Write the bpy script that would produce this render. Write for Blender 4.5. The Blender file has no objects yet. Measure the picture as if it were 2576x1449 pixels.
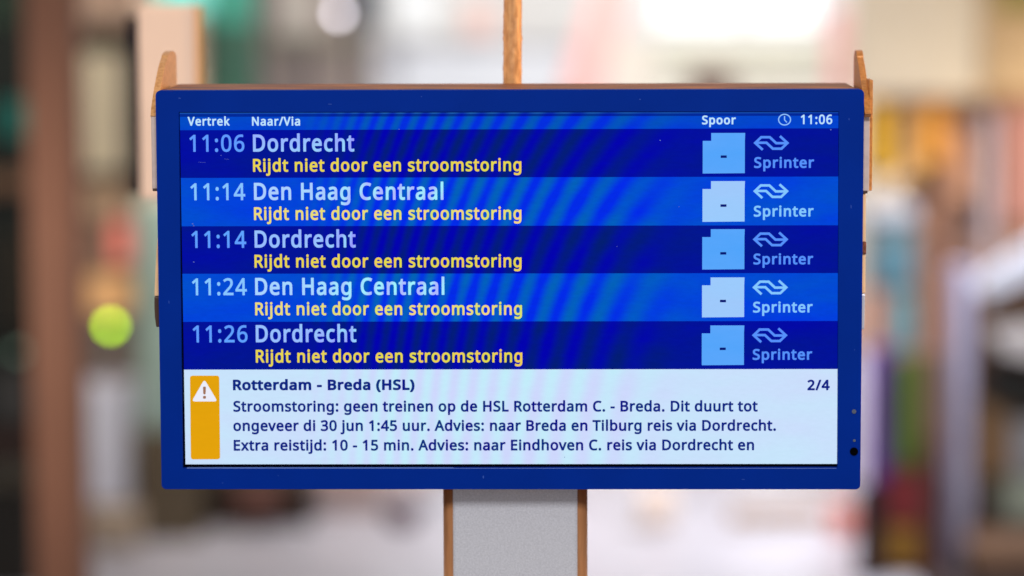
import bpy, bmesh, math, json, random
from mathutils import Vector, Matrix
from mathutils.geometry import tessellate_polygon
from mathutils import noise as mnoise

scene = bpy.context.scene
COL = scene.collection
rnd = random.Random(7)

# ------------------------------------------------------------------ camera
ZC = 2.60                                   # height of the display centre above the floor
CAM = Vector((0.05666, -3.36613, ZC + 0.38868))
YAW, PITCH, ROLL = -0.016115, 0.113972, -0.0026304
FPX = 8000.0                                # focal length in photo pixels (frame 2576 x 1449)
_fwd = Vector((math.sin(YAW)*math.cos(PITCH), math.cos(YAW)*math.cos(PITCH), -math.sin(PITCH)))
_r = Vector((math.cos(YAW), -math.sin(YAW), 0))
_u = _r.cross(_fwd)
RIGHT = _r*math.cos(ROLL) + _u*math.sin(ROLL)
UP = -_r*math.sin(ROLL) + _u*math.cos(ROLL)
cam_data = bpy.data.cameras.new('camera')
cam = bpy.data.objects.new('camera', cam_data)
COL.objects.link(cam)
m3 = Matrix((RIGHT, UP, -_fwd)).transposed()
cam.matrix_world = Matrix.Translation(CAM) @ m3.to_4x4()
cam_data.sensor_width = 36.0
cam_data.lens = FPX*36.0/2576.0
cam_data.clip_start = 0.05
cam_data.clip_end = 300
cam_data.dof.use_dof = True
cam_data.dof.focus_distance = 3.37
cam_data.dof.aperture_fstop = 1.95
cam_data.dof.aperture_blades = 0
scene.camera = cam

# ------------------------------------------------------------------ light of the hall
world = bpy.data.worlds.new('World')
scene.world = world
world.use_nodes = True
bg = world.node_tree.nodes['Background']
bg.inputs[0].default_value = (1.0, 0.965, 0.93, 1)
bg.inputs[1].default_value = 0.52
scene.view_settings.view_transform = 'Standard'
scene.view_settings.look = 'None'
scene.view_settings.exposure = 0.0
scene.view_settings.gamma = 1.0
scene.view_settings.use_curve_mapping = False
scene.cycles.use_denoising = True
scene.cycles.max_bounces = 6
scene.cycles.sample_clamp_indirect = 6.0

def area_lamp(name, loc, target, size, power, color):
    d = bpy.data.lights.new(name, 'AREA')
    d.shape = 'SQUARE'; d.size = size; d.energy = power; d.color = color
    o = bpy.data.objects.new(name, d)
    o.location = loc
    o.rotation_euler = (Vector(target)-Vector(loc)).to_track_quat('-Z', 'Y').to_euler()
    COL.objects.link(o)
    return o
area_lamp('ceiling_lamp', (0.15, -3.6, 4.6), (0.05, 0.1, 2.45), 0.7, 118, (0.95, 0.97, 1.0))
area_lamp('shop_lamp', (-2.6, 0.7, 3.3), (0, 0.1, 2.4), 0.9, 26, (1.0, 0.70, 0.46))
area_lamp('shop_lamp', (2.6, 0.3, 3.5), (0, 0.1, 2.6), 0.9, 85, (1.0, 0.66, 0.34))
hl = area_lamp('floor_fill', (2.9, 10.6, 4.6), (1.5, 12.0, 0), 1.2, 66, (0.96, 0.97, 1.0)); hl.data.spread = math.radians(62)  # added unseen lamp, narrowed to brighten the floor right of the post
area_lamp('rear_wall_fill', (0.6, 16.6, 6.6), (0.9, 22.0, 1.0), 3.0, 410, (1.0, 0.98, 0.94))  # unseen fill put in to brighten the rear wall and counter
area_lamp('left_shop_fill', (-1.6, 11.3, 3.3), (-1.75, 14.4, 1.3), 0.8, 72, (1.0, 0.86, 0.72))  # warm fill added above the view for the left shop
area_lamp('column_fill', (-2.35, 6.05, 1.72), (-1.5, 7.0, 1.68), 0.35, 15, (1.0, 0.80, 0.62))  # made-up lamp beside the column, lightens its middle height
area_lamp('right_shop_fill', (3.3, 13.3, 1.75), (1.9, 14.2, 1.7), 0.5, 24, (1.0, 0.80, 0.55))  # unseen side light added to brighten the posters

# ------------------------------------------------------------------ helpers
def lin(c):
    c = c/255.0
    return c/12.92 if c <= 0.04045 else ((c+0.055)/1.055)**2.4
def C(rgb):
    return (lin(rgb[0]), lin(rgb[1]), lin(rgb[2]), 1.0)

def ray(px, py):
    return (_fwd + RIGHT*((px-1288.0)/FPX) - UP*((py-724.5)/FPX))
def at(px, py, y):
    """the point of the vertical plane at depth y that photo pixel (px, py) looks at"""
    d = ray(px, py)
    return CAM + d*((y-CAM.y)/d.y)
def at_x(px, py, x):
    d = ray(px, py)
    return CAM + d*((x-CAM.x)/d.x)

_mats = {}
def mat(name, rgb, rough=0.5, metal=0.0, spec=0.4, var=0.0, scale=8.0, stretch=(1, 1, 1), rgb2=None, emit=0.0, bump=0.0, bscale=60.0):
    """procedural surface: base colour broken up by noise, optional emission"""
    if name in _mats: return _mats[name]
    m = bpy.data.materials.new(name); m.use_nodes = True
    nt = m.node_tree; N = nt.nodes; L = nt.links
    b = N['Principled BSDF']
    b.inputs['Roughness'].default_value = rough
    b.inputs['Metallic'].default_value = metal
    b.inputs['Specular IOR Level'].default_value = spec
    c1 = C(rgb)
    b.inputs['Base Color'].default_value = c1
    if var or rgb2:
        tc = N.new('ShaderNodeTexCoord'); mp = N.new('ShaderNodeMapping'); mp.inputs['Scale'].default_value = stretch
        nz = N.new('ShaderNodeTexNoise'); nz.inputs['Scale'].default_value = scale; nz.inputs['Detail'].default_value = 6
        L.new(tc.outputs['Object'], mp.inputs[0]); L.new(mp.outputs[0], nz.inputs['Vector'])
        mr = N.new('ShaderNodeMapRange'); mr.inputs[1].default_value = 0.36; mr.inputs[2].default_value = 0.64
        L.new(nz.outputs['Fac'], mr.inputs[0])
        mx = N.new('ShaderNodeMix'); mx.data_type = 'RGBA'
        c2 = C(rgb2) if rgb2 else tuple(v*(1-var) for v in c1[:3])+(1,)
        c0 = c1 if rgb2 else tuple(min(1, v*(1+var*0.6)) for v in c1[:3])+(1,)
        mx.inputs[6].default_value = c0; mx.inputs[7].default_value = c2
        L.new(mr.outputs[0], mx.inputs[0]); L.new(mx.outputs[2], b.inputs['Base Color'])
    if bump:
        tc = N.new('ShaderNodeTexCoord'); nz = N.new('ShaderNodeTexNoise'); nz.inputs['Scale'].default_value = bscale; nz.inputs['Detail'].default_value = 5
        mp = N.new('ShaderNodeMapping'); mp.inputs['Scale'].default_value = stretch
        L.new(tc.outputs['Object'], mp.inputs[0]); L.new(mp.outputs[0], nz.inputs['Vector'])
        bp = N.new('ShaderNodeBump'); bp.inputs['Strength'].default_value = bump; bp.inputs['Distance'].default_value = 0.002
        L.new(nz.outputs['Fac'], bp.inputs['Height']); L.new(bp.outputs[0], b.inputs['Normal'])
    if emit:
        b.inputs['Emission Color'].default_value = c1
        b.inputs['Emission Strength'].default_value = emit
        b.inputs['Base Color'].default_value = (0.02, 0.02, 0.02, 1)
    _mats[name] = m
    return m

def tag(o, label=None, cat=None, group=None, kind=None):
    if label: o['label'] = label
    if cat: o['category'] = cat
    if group: o['group'] = group
    if kind: o['kind'] = kind
    return o
def empty(name, loc, label, cat, group=None):
    o = bpy.data.objects.new(name, None); o.empty_display_size = 0.1
    o.location = loc; COL.objects.link(o)
    return tag(o, label, cat, group)
def root_of(o):
    v = Vector((0, 0, 0))
    while o: v += o.location; o = o.parent
    return v
def link_mesh(name, me, material, parent=None, smooth=False, origin=None):
    """mesh given in world coordinates, linked as one object (under parent)"""
    o = bpy.data.objects.new(name, me)
    base = root_of(parent) if parent else (Vector(origin) if origin else Vector((0, 0, 0)))
    me.transform(Matrix.Translation(-base))
    if not parent: o.location = base
    mats = material if isinstance(material, (list, tuple)) else [material]
    for m in mats: me.materials.append(m)
    if smooth:
        for p in me.polygons: p.use_smooth = True
    COL.objects.link(o)
    if parent: o.parent = parent
    return o
def bm_mesh(bm, name):
    bmesh.ops.recalc_face_normals(bm, faces=bm.faces[:])
    me = bpy.data.meshes.new(name); bm.to_mesh(me); bm.free()
    return me
def bevel(o, w, seg=2, ang=35):
    md = o.modifiers.new('bevel', 'BEVEL'); md.width = w; md.segments = seg
    md.limit_method = 'ANGLE'; md.angle_limit = math.radians(ang)
    return o
def add_box(bm, a, b):
    x0, y0, z0 = a; x1, y1, z1 = b
    v = [bm.verts.new(p) for p in ((x0, y0, z0), (x1, y0, z0), (x1, y1, z0), (x0, y1, z0), (x0, y0, z1), (x1, y0, z1), (x1, y1, z1), (x0, y1, z1))]
    for f in ((0, 3, 2, 1), (4, 5, 6, 7), (0, 1, 5, 4), (1, 2, 6, 5), (2, 3, 7, 6), (3, 0, 4, 7)):
        bm.faces.new([v[i] for i in f])
def box(name, a, b, m, parent=None, bev=0.0, origin=None):
    bm = bmesh.new(); add_box(bm, a, b)
    o = link_mesh(name, bm_mesh(bm, name), m, parent, origin=origin)
    if bev: bevel(o, bev)
    return o
def add_cyl(bm, p0, p1, r0, r1=None, n=24, caps=True):
    r1 = r0 if r1 is None else r1
    p0 = Vector(p0); p1 = Vector(p1); ax = (p1-p0).normalized()
    s = Vector((1, 0, 0)) if abs(ax.x) < 0.9 else Vector((0, 1, 0))
    a = ax.cross(s).normalized(); b = ax.cross(a)
    A = []; B = []
    for i in range(n):
        t = 2*math.pi*i/n; d = a*math.cos(t)+b*math.sin(t)
        A.append(bm.verts.new(p0+d*r0)); B.append(bm.verts.new(p1+d*r1))
    for i in range(n):
        j = (i+1) % n
        bm.faces.new((A[i], A[j], B[j], B[i]))
    if caps:
        bm.faces.new(A[::-1]); bm.faces.new(B)
def cyl(name, p0, p1, r0, m, parent=None, r1=None, n=24, smooth=False, origin=None):
    bm = bmesh.new(); add_cyl(bm, p0, p1, r0, r1, n)
    o = link_mesh(name, bm_mesh(bm, name), m, parent, origin=origin)
    bevel(o, r0*0.08)
    for p in o.data.polygons:
        if len(p.vertices) == 4: p.use_smooth = True
    return o
def prism(name, outer, holes, axis, t0, t1, m, parent=None, bev=0.0):
    """a flat outline (2D loops) extruded along axis 'y' (points are x,z) or 'x' (points are y,z)"""
    loops = [outer]+list(holes)
    flat = [p for l in loops for p in l]
    tris = tessellate_polygon([[Vector((p[0], p[1], 0)) for p in l] for l in loops])
    def mk(p, t): return (p[0], t, p[1]) if axis == 'y' else (t, p[0], p[1])
    bm = bmesh.new()
    F = [bm.verts.new(mk(p, t0)) for p in flat]; B = [bm.verts.new(mk(p, t1)) for p in flat]
    for t in tris:
        try:
            bm.faces.new([F[i] for i in t]); bm.faces.new([B[i] for i in t[::-1]])
        except ValueError: pass
    k = 0
    for l in loops:
        n = len(l)
        for i in range(n):
            j = (i+1) % n
            bm.faces.new((F[k+i], F[k+j], B[k+j], B[k+i]))
        k += n
    o = link_mesh(name, bm_mesh(bm, name), m, parent)
    if bev: bevel(o, bev, 2, 40)
    return o
def rounded(x0, x1, z0, z1, r, n=6):
    pts = []
    for cx, cz, a0 in ((x1-r, z1-r, 0), (x0+r, z1-r, 90), (x0+r, z0+r, 180), (x1-r, z0+r, 270)):
        for i in range(n+1):
            a = math.radians(a0+90*i/n); pts.append((cx+r*math.cos(a), cz+r*math.sin(a)))
    return pts

# ------------------------------------------------------------------ floor of the hall
def floor_mat():
    m = mat('pale floor', (184, 182, 194), 0.3, 0, 0.5, 0.10, 1.2)
    return m
bm = bmesh.new()
vs = [bm.verts.new(p) for p in ((-40, -12, 0), (40, -12, 0), (40, 60, 0), (-40, 60, 0))]
bm.faces.new(vs)
tag(link_mesh('floor', bm_mesh(bm, 'floor'), floor_mat()), 'pale polished floor of the station hall', 'floor', kind='structure')

# ------------------------------------------------------------------ the departure display
BASE = Vector((0.01, 0.10, 0))
disp = empty('departure_display', BASE, 'blue framed departure screen listing trains, on a grey metal post', 'departure board')
HW, HH = 0.375, 0.2142
blue = mat('blue bezel paint', (0, 38, 128), 0.45, 0, 0.03, 0.05, 14, bump=0.08, bscale=900)
black = mat('black panel', (0, 0, 6), 0.5, 0, 0.02)
rust = mat('brown bronze metal', (98, 52, 44), 0.5, 0.2, 0.4, 0, 13, (1.0, 5, 5), rgb2=(164, 98, 46), bump=0.35, bscale=120)
tan = mat('tan bronze metal', (212, 156, 100), 0.42, 0.2, 0.4, 0, 260, (1, 1, 1), rgb2=(184, 128, 74), bump=0.2, bscale=160)
tan_deep = mat('deep tan bronze metal', (196, 128, 62), 0.42, 0.2, 0.4, 0, 260, (1, 1, 1), rgb2=(168, 104, 46), bump=0.2, bscale=160)
palemetal = mat('pale plated metal', (196, 176, 168), 0.4, 0.3, 0.4, 0.08, 90)
darkmetal = mat('dark screw metal', (70, 48, 38), 0.5, 0.4)
steel = mat('grey speckled steel', (186, 185, 190), 0.5, 0.1, 0.4, 0.14, 620, (1, 1, 1), bump=0.15, bscale=700)
silver = mat('bright silver', (190, 190, 200), 0.45, 0.5)

def ap(px, py):
    p = at(px, py, 0.0); return (p.x, p.z)
hole = [ap(449.5, 282), ap(2110.5, 280.6), ap(2107, 1176.5), ap(459.5, 1178)]
bezel = prism('bezel', rounded(-HW, HW, ZC-HH, ZC+HH, 0.0052), [hole], 'y', 0.0, 0.018, blue, disp, 0.0011)
body = rounded(-HW+0.002, HW-0.002, ZC-HH+0.004, ZC+HH-0.0006, 0.006)
housing = prism('housing', body, [], 'y', 0.018, 0.150, rust, disp, 0.0015)
# seam along the top of the housing, small screws
cyl('ir_window', at(2148, 1135.4, 0.002), at(2148, 1135.4, 0.0)+Vector((0, -0.0012, 0)), 0.0044, mat('ir black', (0, 0, 2), 0.6, 0, 0.02), bezel)
cyl('indicator_lamp', at(2148.3, 1035, 0.002), at(2148.3, 1035, 0)+Vector((0, -0.0008, 0)), 0.0024, mat('dull lens', (64, 72, 92), 0.35), bezel)
cyl('indicator_lamp', at(2149, 1108, 0.002), at(2149, 1108, 0)+Vector((0, -0.0008, 0)), 0.0015, mat('dull lens', (64, 72, 92), 0.35), bezel)

# --- screen
YP = 0.0068
pc = [at(444, 277, YP), at(2116, 275, YP), at(2112, 1183, YP), at(454, 1183, YP)]
bm = bmesh.new()
F = [bm.verts.new(p) for p in pc]; B = [bm.verts.new(p+Vector((0, 0.006, 0))) for p in pc]
bm.faces.new(F); bm.faces.new(B[::-1])
for i in range(4): bm.faces.new((F[i], F[(i+1) % 4], B[(i+1) % 4], B[i]))
screen = link_mesh('screen', bm_mesh(bm, 'screen'), black, disp)

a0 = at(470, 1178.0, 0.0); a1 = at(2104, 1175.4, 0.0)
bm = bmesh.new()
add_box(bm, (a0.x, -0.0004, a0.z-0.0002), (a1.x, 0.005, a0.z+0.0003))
link_mesh('lip_highlight', bm_mesh(bm, 'lip_highlight'), mat('painted lip light', (84, 112, 184), 0.4), bezel)  # pale strip painted as the lit edge of the lower lip
RC = at(2000, 1250, YP)-BASE       # centre of the curved interference bands of the panel
XM = [(at(p, 700, YP)-BASE).x for p in (700, 1020, 1450, 1800)]
def lcd(name, a, b, amp=1.0, grain=0.10, bright=1.0):
    """emissive lcd pixels: two tints that alternate in curved interference bands"""
    key = 'lcd '+name
    if key in _mats: return _mats[key]
    m = bpy.data.materials.new(key); m.use_nodes = True
    nt = m.node_tree; N = nt.nodes; L = nt.links
    N.clear()
    out = N.new('ShaderNodeOutputMaterial')
    pb = N.new('ShaderNodeBsdfPrincipled')
    pb.inputs['Base Color'].default_value = (0, 0, 0, 1); pb.inputs['Roughness'].default_value = 0.35
    pb.inputs['Specular IOR Level'].default_value = 0.02
    pb.inputs['Emission Strength'].default_value = bright
    L.new(pb.outputs[0], out.inputs[0])
    def M(op, *v):
        n = N.new('ShaderNodeMath'); n.operation = op
        for i, x in enumerate(v):
            if isinstance(x, (int, float)): n.inputs[i].default_value = x
            else: L.new(x, n.inputs[i])
        return n.outputs[0]
    tc = N.new('ShaderNodeTexCoord')
    P = tc.outputs['Object']
    sx = N.new('ShaderNodeSeparateXYZ'); L.new(P, sx.inputs[0])
    nz0 = N.new('ShaderNodeTexNoise'); nz0.inputs['Scale'].default_value = 4.0; nz0.inputs['Detail'].default_value = 2
    L.new(P, nz0.inputs['Vector'])
    dx = M('SUBTRACT', sx.outputs['X'], RC.x); dz = M('SUBTRACT', sx.outputs['Z'], RC.z)
    r2 = M('ADD', M('MULTIPLY', dx, dx), M('MULTIPLY', M('MULTIPLY', dz, dz), 0.42))
    # spacing about 66 photo pixels a thousand pixels from the centre
    k = 2*math.pi/(2*41000)*(2377.0**2)
    ph = M('ADD', M('MULTIPLY', r2, k), M('MULTIPLY', nz0.outputs['Fac'], 1.2))
    s = M('MULTIPLY', M('SINE', ph), 0.5)
    def mrange(v, a0, a1):
        n = N.new('ShaderNodeMapRange'); n.interpolation_type = 'SMOOTHSTEP'
        n.inputs[1].default_value = a0; n.inputs[2].default_value = a1; L.new(v, n.inputs[0]); return n.outputs[0]
    w = M('MULTIPLY', mrange(sx.outputs['X'], XM[0], XM[1]), M('SUBTRACT', 1.0, mrange(sx.outputs['X'], XM[2], XM[3])))
    w = M('MULTIPLY', w, 0.95*amp)
    nz1 = N.new('ShaderNodeTexNoise'); nz1.inputs['Scale'].default_value = 14.0; nz1.inputs['Detail'].default_value = 4
    mp1 = N.new('ShaderNodeMapping'); mp1.inputs['Scale'].default_value = (0.6, 1, 2.2); L.new(P, mp1.inputs[0]); L.new(mp1.outputs[0], nz1.inputs['Vector'])
    base = M('MULTIPLY', M('SUBTRACT', nz1.outputs['Fac'], 0.5), 0.9*min(1.0, amp+0.2))
    fac = N.new('ShaderNodeClamp')
    L.new(M('ADD', M('ADD', M('MULTIPLY', s, w), base), 0.42), fac.inputs[0])
    mx = N.new('ShaderNodeMix'); mx.data_type = 'RGBA'
    mx.inputs[6].default_value = C(a); mx.inputs[7].default_value = C(b)
    L.new(fac.outputs[0], mx.inputs[0])
    # fine grain of the panel and faint line structure
    nz = N.new('ShaderNodeTexNoise'); nz.inputs['Scale'].default_value = 380.0; nz.inputs['Detail'].default_value = 2
    mp = N.new('ShaderNodeMapping'); mp.inputs['Scale'].default_value = (0.35, 1, 1.2); L.new(P, mp.inputs[0]); L.new(mp.outputs[0], nz.inputs['Vector'])
    g = M('ADD', M('MULTIPLY', M('SUBTRACT', nz.outputs['Fac'], 0.5), 2*grain), 1.0)
    vm = N.new('ShaderNodeVectorMath'); vm.operation = 'SCALE'
    L.new(mx.outputs[2], vm.inputs[0]); L.new(g, vm.inputs['Scale'])
    L.new(vm.outputs[0], pb.inputs['Emission Color'])
    _mats[key] = m
    return m

def quad_mesh(polys, y):
    """flat polygons given by photo pixels, laid on the screen at depth y"""
    bm = bmesh.new()
    for poly in polys:
        bm.faces.new([bm.verts.new(at(px, py, y)) for px, py in poly])
    me = bpy.data.meshes.new('q'); bm.to_mesh(me); bm.free()
    return me
def lx(y): return 452.3+14.4*(y-283)/885.0
def rx(y): return 2111.0-5.6*(y-282)/885.0
LB = [294, 327.6, 447.8, 569.2, 688.8, 809.6, 930, 1168]
RB = [291, 322.6, 444.2, 566.6, 687.0, 807.4, 928.4, 1167]
deep = lcd('deep blue row', (0, 0, 174), (0, 30, 108), 0.8)
mid = lcd('bright blue row', (0, 42, 232), (0, 98, 184))
head = lcd('header blue', (0, 45, 222), (0, 92, 172))
pale = lcd('pale notice', (206, 216, 253), (194, 238, 250), 0.8, 0.03)
def band(name, i, m):
    return link_mesh(name, quad_mesh([[(lx(LB[i]), LB[i]), (rx(RB[i]), RB[i]), (rx(RB[i+1]), RB[i+1]), (lx(LB[i+1]), LB[i+1])]], YP-0.0003), m, screen)
band('header_band', 0, head)
link_mesh('header_band', quad_mesh([[(452, 283.5), (2111, 282), (2111, 285), (452, 286.8)]], YP-0.0003), lcd('edge reflection', (10, 50, 170), (30, 96, 176), 0.9), screen)  # painted reflection of the screen along its top edge
link_mesh('header_band', quad_mesh([[(452, 286.8), (2111, 285), (2111, 291), (452, 294)]], YP-0.0003), lcd('edge gap', (0, 20, 165), (0, 56, 132), 0.9), screen)  # darker strip between the painted reflection and the header
for i in range(1, 6): band('timetable_row', i, deep if i % 2 else mid)
band('notice_panel', 6, pale)

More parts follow.
